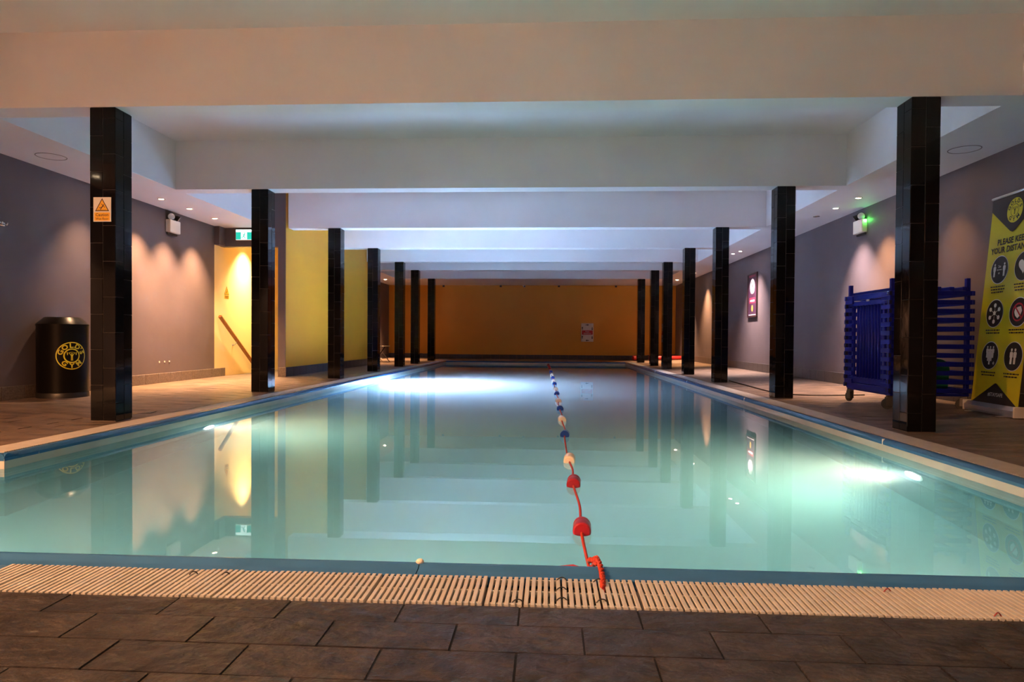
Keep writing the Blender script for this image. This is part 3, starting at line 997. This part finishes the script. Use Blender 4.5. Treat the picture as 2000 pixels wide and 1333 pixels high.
    prof = [(-.05, 0), (.05, 0), (.055, .02), (.055, .055), (.02, .088), (-.02, .088), (-.055, .055), (-.055, .02)]
    L = W / 2 + .02
    b.v = [(-L, y, z + zb) for y, z in prof] + [(L, y, z + zb) for y, z in prof]
    n = len(prof)
    b.f = [(i, (i + 1) % n, n + (i + 1) % n, n + i) for i in range(n)] + [tuple(range(n)), tuple(range(n, 2 * n))]; b.mi = [0] * len(b.f)
    o = b.build('base', M['brushed'], t); o.rotation_euler = (0, 0, ang)
    b2 = MB(); b2.cbox(L, L + .02, -.058, .058, zb - .002, zb + .094, .004); b2.cbox(-L - .02, -L, -.058, .058, zb - .002, zb + .094, .004)
    o = b2.build('end_cap', M['white_plastic'], t); o.rotation_euler = (0, 0, ang)
    b3 = MB()
    for s_ in (-.24, .24): b3.cbox(s_ - .02, s_ + .02, -.11, .11, -.002, .006, .002)
    o = b3.build('foot', M['brushed'], t); o.rotation_euler = (0, 0, ang)
    a_ = P0 + V * (H + .008) - U * .012 - off; c_ = P1 + V * (H + .008) + U * .012 - off
    MB().tube([a_ + N * .004, c_ + N * .004], .014, 10).build('top_bar', M['brushed'], t, True)
    q = mid - off - N * .012
    MB().tube([q + Vector((0, 0, -.05)), q + V * H], .008, 8).build('pole', M['brushed'], t, True)
banner()

# ------------------------------------------------------------------ blue trolley
def trolley():
    X0, X1, Y0, Y1 = 3.365, 4.075, 6.62, 7.50
    cx, cy = (X0 + X1) / 2, (Y0 + Y1) / 2
    fz = deck_z(cx, cy)
    t = thing('equipment_trolley', 'blue plastic slatted pool equipment trolley on casters by the wall', 'trolley', (cx, cy, fz))
    hx, hy = (X1 - X0) / 2, (Y1 - Y0) / 2
    TM = M['trolley']
    Z0, Z1, N_, sh = .165, 1.16, 12, .046
    pt = (Z1 - Z0 - sh) / (N_ - 1)
    # corner posts
    for sx in (-1, 1):
        for sy in (-1, 1):
            MB().cbox(sx * hx - .019, sx * hx + .019, sy * hy - .019, sy * hy + .019, Z0 - .03, 1.285, .003).build('post', TM, t)
    # long slats: front and back (along x)
    sl = MB().cbox(-hx - .05, hx + .05, -.011, .011, 0, sh, .004).mesh('slat', TM)
    for sy in (-1, 1):
        for k in range(N_):
            link('slat', sl, t, (0, sy * (hy + .031 * 1.0), Z0 + pt * k))
    # wall side (along y), set half a pitch higher; pool side has short ones at the corners
    sy_ = MB().cbox(-.011, .011, -hy - .05, hy + .05, 0, sh * .9, .004).mesh('slat', TM)
    st_ = MB().cbox(-.011, .011, -.085, .085, 0, sh, .004).mesh('short_slat', TM)
    for k in range(N_):
        z = Z0 + pt * k
        link('slat', sy_, t, (hx + .031, 0, z))
    for k in range(N_):
        z = Z0 + pt * (k + .5) if k < N_ - 1 else Z0 + pt * k
        for e in (-1, 1):
            link('short_slat', st_, t, (-hx - .031, e * (hy - .045), z))
    end = MB().box(-.012, .012, -.022, .022, .004, sh - .004).mesh('tube_end', M['trolley_end'])
    for k in range(N_):
        link('tube_end', end, t, (-hx - .036, hy + .022, Z0 + pt * k))
        link('tube_end', end, t, (-hx - .036, -hy - .022, Z0 + pt * k))
    # pool side: framed doors of upright bars
    d0, d1 = -hy + .13, hy - .13
    fx = -hx - .012
    MB().cbox(fx - .017, fx + .017, -hy - .02, hy + .02, 1.105, 1.165, .005).build('top_rail', TM, t)
    MB().cbox(fx - .012, fx + .022, -hy - .02, hy + .02, 1.045, 1.095, .005).build('top_rail', TM, t)
    MB().cbox(fx - .017, fx + .017, -hy - .02, hy + .02, Z0 - .015, Z0 + .045, .005).build('bottom_rail', TM, t)
    MB().cbox(fx - .012, fx + .022, -hy - .02, hy + .02, Z0 + .055, Z0 + .115, .005).build('bottom_rail', TM, t)
    for e in (d0 - .02, d1 + .02):
        MB().cbox(fx - .014, fx + .014, e - .022, e + .022, Z0, 1.10, .004).build('door_stile', TM, t)
    nb = 9
    for k in range(nb):
        y = d1 - .075 - (d1 - d0 - .10) * k / (nb - 1)
        lean = 0.0 if k < 4 else .022
        MB().tube([(fx + .004, y - lean * 0, .27), (fx + .004, y + lean, 1.06)], .0165, 8).build('bar', TM, t, True)
    latch = MB().cbox(fx - .026, fx - .014, -.05, .01, 1.085, 1.105, .003).build('latch', M['brushed'], t)
    # top slats along y
    for k in range(6):
        x = -hx + .05 + k * (2 * hx - .10) / 5
        MB().cbox(x - .024, x + .024, -hy - .045, hy + .045, Z1 + .004, Z1 + .04, .004).build('top_slat', TM, t)
    # floor tray and casters
    MB().cbox(-hx - .02, hx + .02, -hy - .02, hy + .02, Z0 - .03, Z0 - .005, .004).build('tray', TM, t)
    for (sx, sy, a) in ((-1, 1, .15), (-1, -1, 1.4), (1, -1, .9), (1, 1, .2)):
        c = link('caster', MB().cbox(-.024, .024, -.03, .03, .115, .137, .004).mesh('caster', M['caster_metal']), t, (sx * (hx - .0), sy * (hy - .02), 0), (0, 0, a))
        MB().cbox(-.024, -.019, -.028, .038, .035, .117, .002).cbox(.019, .024, -.028, .038, .035, .117, .002).build('fork', M['caster_metal'], c)
        w = MB().lathe([(.022, -.016), (.048, -.016), (.053, -.010), (.053, .010), (.048, .016), (.022, .016)], 24, (0, .022, .053), 'x').build('wheel', M['rubber'], c)
        smooth_angle(w, 40)
    # things kept inside: lying on the tray
    zt = fz + Z0 - .005
    def board(x, y, rz, tilt, m, lab):
        b = MB()
        n = 14; pts = []
        for i in range(n + 1):
            a = PI * i / n; pts.append((.14 * math.cos(a), .22 + .12 * math.sin(a)))
        pts += [(-.14, 0), (.14, 0)]
        k = len(pts)
        b.add([(p[0], -.016, p[1]) for p in pts] + [(p[0], .016, p[1]) for p in pts], [tuple(range(k)), tuple(range(2 * k - 1, k - 1, -1))] + [(i, (i + 1) % k, k + (i + 1) % k, k + i) for i in range(k)])
        o = b.build('kickboard', m); o.location = (x, y, zt); o.rotation_euler = (tilt, 0, rz)
        tag(o, lab, 'kickboard')
    board(3.86, 6.78, .2, .12, M['green_foam'], 'green foam kickboard standing inside the blue trolley')
    board(3.60, 6.93, .2, .10, M['pale_foam'], 'pale foam kickboard standing behind the green one in the trolley')
    board(3.78, 7.16, .25, .12, M['green_foam'], 'green foam kickboard deeper inside the blue trolley')
    o = MB().lathe([(.01, -.016), (.060, -.016), (.066, -.009), (.066, .009), (.060, .016), (.01, .016)], 32, axis='x').build('round_float', M['white_foam'])
    o.location = (3.60, 7.05, deck_z(3.60, 7.05) + .066); o.rotation_euler = (0, 0, .95)
    tag(smooth_angle(o, 40), 'white round float disc standing on the floor beneath the blue trolley', 'float')
trolley()

# ------------------------------------------------------------------ emergency twin-spot lights
def emergency(x, y, z, sgn, lab, led):
    """sgn: +1 faces +x (mounted on the stair-side wall), -1 faces -x"""
    t = thing('emergency_light', lab, 'emergency light', (x, y, z))
    MB().cbox(min(0, sgn * .075), max(0, sgn * .075), -.135, .135, 0, .185, .008).build('housing', M['cream_metal'], t)
    MB().cbox(min(sgn * .01, sgn * .03), max(sgn * .01, sgn * .03), -.128, .128, -.03, .002, .004).build('lower_housing', M['rubber'], t)
    MB().cbox(min(0, sgn * .05), max(0, sgn * .05), -.05, .05, .183, .205, .004).build('bracket', M['black_plastic'], t)
    for s_, d in ((-1, Vector((sgn * .75, -.75, -.25))), (1, Vector((sgn * .8, .5, -.6)))):
        d.normalize()
        c = Vector((sgn * .045, s_ * .075, .235))
        h = link('lamp_head', MB().lathe([(.018, -.035), (.040, -.01), (.050, .03), (.052, .036)], 20).mesh('lamp_head', M['black_plastic'], True), t, c)
        h.rotation_euler = d.to_track_quat('Z', 'Y').to_euler()
        MB().lathe([(.047, .0365), (.03, .041), (.001, .043)], 20, cap=False).build('lamp_glass', M['lamp_face'], h, True)
    if led:
        MB().lathe([(.006, 0), (.005, .004), (.001, .005)], 12, (sgn * .03, -.136, .165), 'y').build('led', M['led_green'], t)
        l = bpy.data.lights.new('led_glow', 'POINT'); l.energy = .06; l.color = (.1, 1, .12); l.shadow_soft_size = .008
        link('led_glow', l, t, (sgn * .03, -.155, .165))
emergency(WL, 9.43, 2.225, 1, 'white twin-spot emergency light on the grey wall by the stair', False)
emergency(WR, 9.43, 2.20, -1, 'white twin-spot emergency light with a green LED, above the trolley', True)

# ------------------------------------------------------------------ exit sign
t = thing('exit_sign', 'green and white lit running-man exit sign above the stair opening', 'exit sign', (-5.06, ST0 - .03, 2.335))
MB().cbox(-.22, .22, -.022, .03, 0, .185, .004).build('housing', M['white_plastic'], t)
fn = lambda u, v, l: (u, -.0225 - l, v)
P = Print(fn); P.rect(-.212, .212, .008, .178, .0004); P.build('light_panel', M['exit_white'], t)
P = Print(fn); P.rect(-.212, -.125, .012, .135, .0008); P.rect(-.02, .212, .012, .135, .0008); P.build('green_field', M['exit_green'], t)
P = Print(fn)
P.circle(-.062, .115, .011, .0012, 10); P.line(-.066, .102, -.078, .065, .018, .0012); P.line(-.078, .068, -.048, .030, .012, .0012); P.line(-.080, .066, -.100, .045, .012, .0012); P.line(-.100, .046, -.122, .048, .010, .0012)
P.line(-.066, .098, -.045, .082, .009, .0012); P.line(-.068, .098, -.095, .088, .009, .0012); P.build('running_figure', M['exit_green'], t)
P = Print(fn); P.arrow(.13, .075, 1, 0, .12, .026, .0012); P.build('arrow', M['exit_white'], t)
l = bpy.data.lights.new('exit_glow', 'AREA'); l.energy = .5; l.color = (.7, 1, .92); l.size = .35; l.size_y = .1; l.shape = 'RECTANGLE'
lo = link('exit_glow', l, t, (0, -.05, .24)); lo.rotation_euler = (math.radians(150), 0, 0)

# ------------------------------------------------------------------ handrails and sticker in the stairwell
def rail(x, sgn, y0, z0, y1, z1, lab):
    t = thing('handrail', lab, 'handrail', (x, y0, 0))
    a, c = Vector((sgn * .065, 0, z0)), Vector((sgn * .065, y1 - y0, z1))
    d = (c - a).normalized(); n = Vector((0, -d.z, d.y))
    b = MB(); pr = [(-.022, -.022), (.022, -.022), (.026, .0), (.020, .024), (-.020, .024), (-.026, 0)]
    k = len(pr)
    for p in (a, c): b.v += [tuple(p + Vector((u, 0, 0)) + n * v) for u, v in pr]
    b.f = [(i, (i + 1) % k, k + (i + 1) % k, k + i) for i in range(k)] + [tuple(range(k)), tuple(range(k, 2 * k))]; b.mi = [0] * len(b.f)
    b.build('rail', M['wood'], t)
    for f in (.30, .92):
        q = a.lerp(c, f) - n * .022
        MB().tube([(0.002, q.y - .02, q.z - .06), (sgn * .03, q.y - .015, q.z - .06), (sgn * .062, q.y, q.z - .03), (q.x, q.y, q.z)], .006, 8).build('bracket', M['brushed'], t, True)
        MB().lathe([(.02, 0), (.018, sgn * .006)], 14, (0.0, q.y - .02, q.z - .06), 'x').build('wall_plate', M['brushed'], t)
rail(WL, 1, 10.76, 1.045, 12.8, -.32, 'brown wooden handrail on the yellow stair wall below the wet-floor sticker')
rail(STX0 - .012, -1, 11.15, 1.09, 13.1, -.20, 'brown wooden handrail on the stair wall behind the pillar')
t = thing('warning_sticker', 'small yellow triangular warning sticker on the yellow stair wall', 'sticker', (WL + .001, 11.12, 1.36))
fn = lambda u, v, l: (l, u, v)
P = Print(fn); P.poly([(-.085, .07), (.085, .07), (0, .22)], .001); P.build('triangle', M['sign_ink'], t)
P = Print(fn); P.poly([(-.07, .078), (.07, .078), (0, .205)], .0016); P.rect(-.08, .08, 0, .06, .001); P.build('yellow_field', M['sign_yellow'], t)
P = Print(fn); P.line(-.02, .095, .02, .14, .016, .0022); P.circle(.018, .158, .010, .0022, 10); P.rect(-.065, .065, .036, .048, .0022); P.rect(-.055, .055, .012, .024, .0022); P.build('pictogram', M['sign_ink'], t)

# ------------------------------------------------------------------ poster on the grey wall
t = thing('poster', 'tall framed purple poster with a white crossed disc on the grey wall', 'poster', (WR, 14.30, 1.195))
W2, H2 = .32, .945
b = MB()
for q in ((-W2, W2, 0, .03), (-W2, W2, H2 - .03, H2), (-W2, -W2 + .03, .03, H2 - .03), (W2 - .03, W2, .03, H2 - .03)):
    b.cbox(-.03, 0, q[0], q[1], q[2], q[3], .003)
b.build('frame', M['frame_dark'], t)
MB().box(-.016, -.002, -W2 + .025, W2 - .025, .025, H2 - .025).build('print', M['poster_purple'], t)
fn = lambda u, v, l: (-.0165 - l, -u, v)
P = Print(fn); P.circle(0, .66, .165, .0005, 36); P.build('white_disc', M['ink_white'], t)
P = Print(fn); P.line(-.10, .56, .10, .77, .022, .001); P.line(.10, .56, -.10, .77, .022, .001)
for i in range(3): P.line(-.09 + .01 * i, .545 - .02 * i, .09 - .01 * i, .545 - .02 * i, .008, .001)
P.build('crossed_bars', M['poster_purple'], t)
P = Print(fn); P.rect(-.20, .20, .30, .42, .0005); P.rect(-.24, .20, .86, .90, .0005); P.build('pink_band', M['poster_pink'], t)
P = Print(fn); P.rect(-.15, .15, .335, .37, .001); P.rect(-.24, .24, .045, .06, .001); P.build('text_line', M['ink_white'], t)
P = Print(fn); P.circle(0, .19, .07, .0005, 20, .75); P.build('gold_shape', M['poster_gold'], t)

# ------------------------------------------------------------------ lane sign on the far wall
t = thing('lane_sign', 'white rectangular lane direction sign with a red band on the far yellow wall', 'sign', (1.368, YF - .001, .62))
MB().cbox(-.213, .213, -.012, 0, 0, .635, .003).build('plate', M['ink_white'], t)
fn = lambda u, v, l: (u, -.0125 - l, v)
P = Print(fn); P.rect(-.185, .19, .245, .390, .0006); P.build('red_band', M['ink_red'], t)
P = Print(fn); P.text('Swim', 0, .345, .062, .0012, .01); P.text('Clockwise', 0, .285, .062, .0012, .01); P.build('lettering', M['ink_white'], t)
P = Print(fn)
P.arrow(0, .58, 1, 0, .12, .022, .0012); P.arrow(0, .045, -1, 0, .12, .022, .0012)
for v in (.455, .15): P.arrow(-.17, v + .01, 0, 1, .12, .022, .0012); P.arrow(.17, v - .005, 0, -1, .12, .022, .0012)
P.build('arrows', M['ink_black'], t)

# small fixtures along the top of the far wall
for x, lab in ((-3.64, 'first'), (-1.64, 'second'), (.38, 'third'), (2.34, 'fourth')):
    t = thing('wall_bracket', 'small dark bracket at the top of the far yellow wall, %s from the folding chair' % lab, 'bracket', (x, YF, 2.50), 0, 'brackets on the far wall')
    MB().cbox(-.035, .035, -.012, 0, 0, .07, .002).build('plate', M['black_plastic'], t)
    MB().tube([(0, -.01, .05), (0, -.05, .045), (0, -.055, .02)], .012, 8).build('hook', M['rubber'], t, True)
t = thing('security_camera', 'small white security camera under the ceiling above the far wall', 'camera', (-.82, YF - .25, 2.562))
MB().lathe([(.05, 0), (.055, -.03), (.04, -.045)], 20).build('mount', M['white_plastic'], t, True)
MB().tube([(0, 0, -.05), (.02, -.10, -.06)], .035, 12).build('body', M['white_plastic'], t, True)
MB().lathe([(.026, 0), (.02, -.006)], 16, (.02, -.10, -.06), 'y').build('lens', M['black_plastic'], t)
# silver bracket on the grey wall and plugs
t = thing('wall_hook', 'small silver double hook on the grey wall above the bin', 'hook', (WL, 6.40, 1.83))
MB().cbox(0, .012, -.05, .05, -.012, .022, .003).build('plate', M['chrome'], t)
for s_ in (-.032, .032): MB().tube([(.01, s_, .0), (.045, s_, -.004), (.055, s_, .018)], .008, 8).build('prong', M['chrome'], t, True)
for y, lab in ((9.14, 'closest to the bin'), (9.27, 'middle one of three'), (9.39, 'closest to the stair')):
    o = MB().lathe([(.014, 0), (.013, .004), (.004, .005)], 14, axis='x').build('wall_plug', M['cream_metal'])
    o.location = (WL, y, .33); tag(o, 'small round wall plug low on the grey wall, %s' % lab, 'wall plug', 'wall plugs')

# ------------------------------------------------------------------ cable on the floor, floor hatch
def catenary(pts, n=8):
    out = []
    P_ = [Vector(p) for p in pts]
    for i in range(len(P_) - 1):
        p0 = P_[max(i - 1, 0)]; p1 = P_[i]; p2 = P_[i + 1]; p3 = P_[min(i + 2, len(P_) - 1)]
        for k in range(n):
            t_ = k / n
            out.append(0.5 * ((2 * p1) + (p2 - p0) * t_ + (2 * p0 - 5 * p1 + 4 * p2 - p3) * t_ * t_ + (3 * p1 - p0 - 3 * p2 + p3) * t_ ** 3))
    out.append(P_[-1]); return out
pts = [(3.08, 11.3), (3.04, 10.2), (3.0, 9.05), (3.05, 8.62), (3.25, 8.36), (3.55, 8.25), (3.86, 8.20)]
path = [(p.x, p.y, deck_z(p.x, p.y) + .009) for p in catenary([(x, y, 0) for x, y in pts])]
tag(MB().tube(path, .008, 6).build('cable', M['cable'], None, True), 'dark cable lying on the slate floor by the trolley', 'cable')
t = thing('floor_hatch', 'small square floor hatch beside the caution-sign pillar', 'hatch', (-3.70, 5.80, .001), .25)
MB().cbox(-.09, .09, -.075, .075, -.004, .003, .001).build('lid', M['deck_slate'], t)
b = MB()
for q in ((-.1, .1, .078, .086), (-.1, .1, -.086, -.078), (-.1, -.092, -.078, .078), (.092, .1, -.078, .078)): b.box(q[0], q[1], q[2], q[3], -.004, .0035)
b.build('rim', M['skirting'], t)

# ------------------------------------------------------------------ folding chair, red floats at the far end
t = thing('folding_chair', 'dark folding chair with pale metal legs behind the yellow side wall', 'chair', (-4.72, 18.1, .028), -.25)
CM = M['chair_metal']
for s_ in (-.2, .2):
    MB().tube([(-.26, s_, .85), (-.1, s_, .42), (.24, s_, .01)], .012, 8).build('leg', CM, t, True)
    MB().tube([(.12, s_ * .9, .44), (-.20, s_ * .9, .01)], .012, 8).build('leg', M['black_metal'], t, True)
MB().cbox(-.14, .24, -.21, .21, .425, .45, .006).build('seat', M['chair_fabric'], t)
MB().tube([(.24, -.21, .445), (.24, .21, .445)], .012, 8).build('seat_bar', CM, t, True)
MB().cbox(-.275, -.20, -.2, .2, .62, .86, .006).build('backrest', M['chair_fabric'], t)
MB().tube([(.19, -.2, .11), (.19, .2, .11)], .010, 8).build('stretcher', CM, t, True)
for (x, y, L, r, rz, lab) in ((3.02, 22.1, .22, .085, .5, 'red barrel float by the last pillar, next to the yellow wall'), (4.0, 21.75, .5, .07, .1, 'long red barrel float lying against the wall corner')):
    t = thing('barrel_float', lab, 'float', (x, y, deck_z(x, y) + r), rz)
    smooth_angle(MB().lathe([(.02, -L), (r * .8, -L * .96), (r, -L * .8), (r, L * .8), (r * .8, L * .96), (.02, L)], 20, axis='x').build('body', M['red_plastic'], t), 50)
    MB().lathe([(r + .004, -.02), (r + .004, .02)], 20, axis='x').build('strap', M['black_plastic'], t)
t = thing('fire_bucket', 'red upright canister with a pale cap near the last pillars', 'canister', (3.36, 21.35, deck_z(3.36, 21.35)))
smooth_angle(MB().lathe([(.09, 0), (.095, .02), (.095, .20), (.07, .235), (.03, .25)], 20).build('body', M['red_plastic'], t), 40)
smooth_angle(MB().lathe([(.032, .248), (.034, .285), (.02, .295)], 14).build('cap', M['pale_foam'], t), 40)

# ------------------------------------------------------------------ lane rope with floats
FL = [(2.66, 'red'), (3.50, 'red'), (4.17, 'white'), (5.27, 'blue'), (6.25, 'white'), (7.22, 'blue'), (8.10, 'white'), (9.20, 'blue'), (10.02, 'white'), (11.25, 'blue'),
      (12.06, 'white'), (13.0, 'blue'), (14.1, 'white'), (15.4, 'blue'), (17.2, 'red'), (18.4, 'red'), (19.5, 'red')]
def rope_x(y):
    return .145 - .00055 * max(0, y - 5) ** 2 if y < 20 else .02
t = thing('lane_rope', 'red lane rope with red, white and blue floats down the middle of the pool', 'lane rope', (.145, 2.0, ZW))
def loc(x, y, z): return (x - .145, y - 2.0, z - ZW)
pts = [(.153, 1.995, .012), (.150, 2.05, -.004), (.148, 2.12, -.045), (.146, 2.25, ZW - .002)]
y = 2.4
for (fy, c) in FL:
    pts.append((rope_x(fy) + (.006 if len(pts) % 2 else -.004), fy, ZW + .006))
    pts.append((rope_x(fy + .45) + (.010 if len(pts) % 3 else -.008), fy + .40, ZW - .001))
pts.append((rope_x(20.15), 20.18, ZW + .03))
MB().tube([loc(*p) for p in catenary(pts, 5)], .0062, 7).build('rope', M['rope'], t, True)
# knot, doubled end over the edge, tail
import bmesh as _bm
def helix(path, r, n, turns, ph):
    P_ = [Vector(p) for p in path]; out = []
    for i, p in enumerate(P_):
        a = ph + 2 * PI * turns * i / (len(P_) - 1)
        out.append((p.x + r * math.cos(a), p.y, p.z + r * math.sin(a)))
    return out
core = catenary([(.150, 2.055, .004), (.158, 2.03, .014), (.163, 1.985, .014), (.165, 1.93, .006), (.163, 1.88, .004), (.160, 1.84, -.002)], 8)
b = MB()
for ph in (0, PI): b.tube([loc(*p) for p in helix(core, .0046, 8, 6, ph)], .0050, 6)
b.build('twisted_end', M['rope'], t, True)
MB().tube([loc(.160, 1.845, -.002), loc(.158, 1.79, -.012), loc(.152, 1.752, -.03)], [.006, .0045, .0035], 7).build('tail', M['rope_tail'], t, True)
kn = [(.150 + .016 * math.cos(a) * (1 if k % 2 else .8), 2.06 + .012 * math.sin(a), .002 + .006 * math.sin(2 * a)) for k, a in enumerate([2 * PI * i / 12 * 1.6 for i in range(13)])]
MB().tube([loc(*p) for p in kn], .0075, 7).build('knot', M['rope'], t, True)
MB().tube([loc(*p) for p in [(.150, 2.09, -.035), (.130, 2.14, ZW + .012), (.09, 2.17, ZW + .012), (.04, 2.175, ZW + .006), (.0, 2.17, ZW - .004)]], [.013, .016, .017, .015, .009], 9).build('rope_bundle', M['rope_tail'], t, True)
fprof = [(.010, -.058), (.030, -.058), (.0355, -.053), (.037, -.045), (.037, .012), (.0355, .016), (.0355, .022), (.037, .026), (.037, .036), (.0355, .040), (.036, .046), (.030, .056), (.010, .058)]
fme = {c: MB().lathe(fprof, 26, axis='y').mesh('float', M['float_' + c]) for c in ('red', 'white', 'blue')}
for me in fme.values():
    me.polygons.foreach_set('use_smooth', [True] * len(me.polygons))
    try: me.set_sharp_from_angle(angle=math.radians(35))
    except Exception: pass
for i, (fy, c) in enumerate(FL):
    o = link('float', fme[c], t, loc(rope_x(fy), fy, ZW + .010), (random.uniform(-.06, .06), 0, random.uniform(-.10, .10)))
    o['label'] = c + ' float'
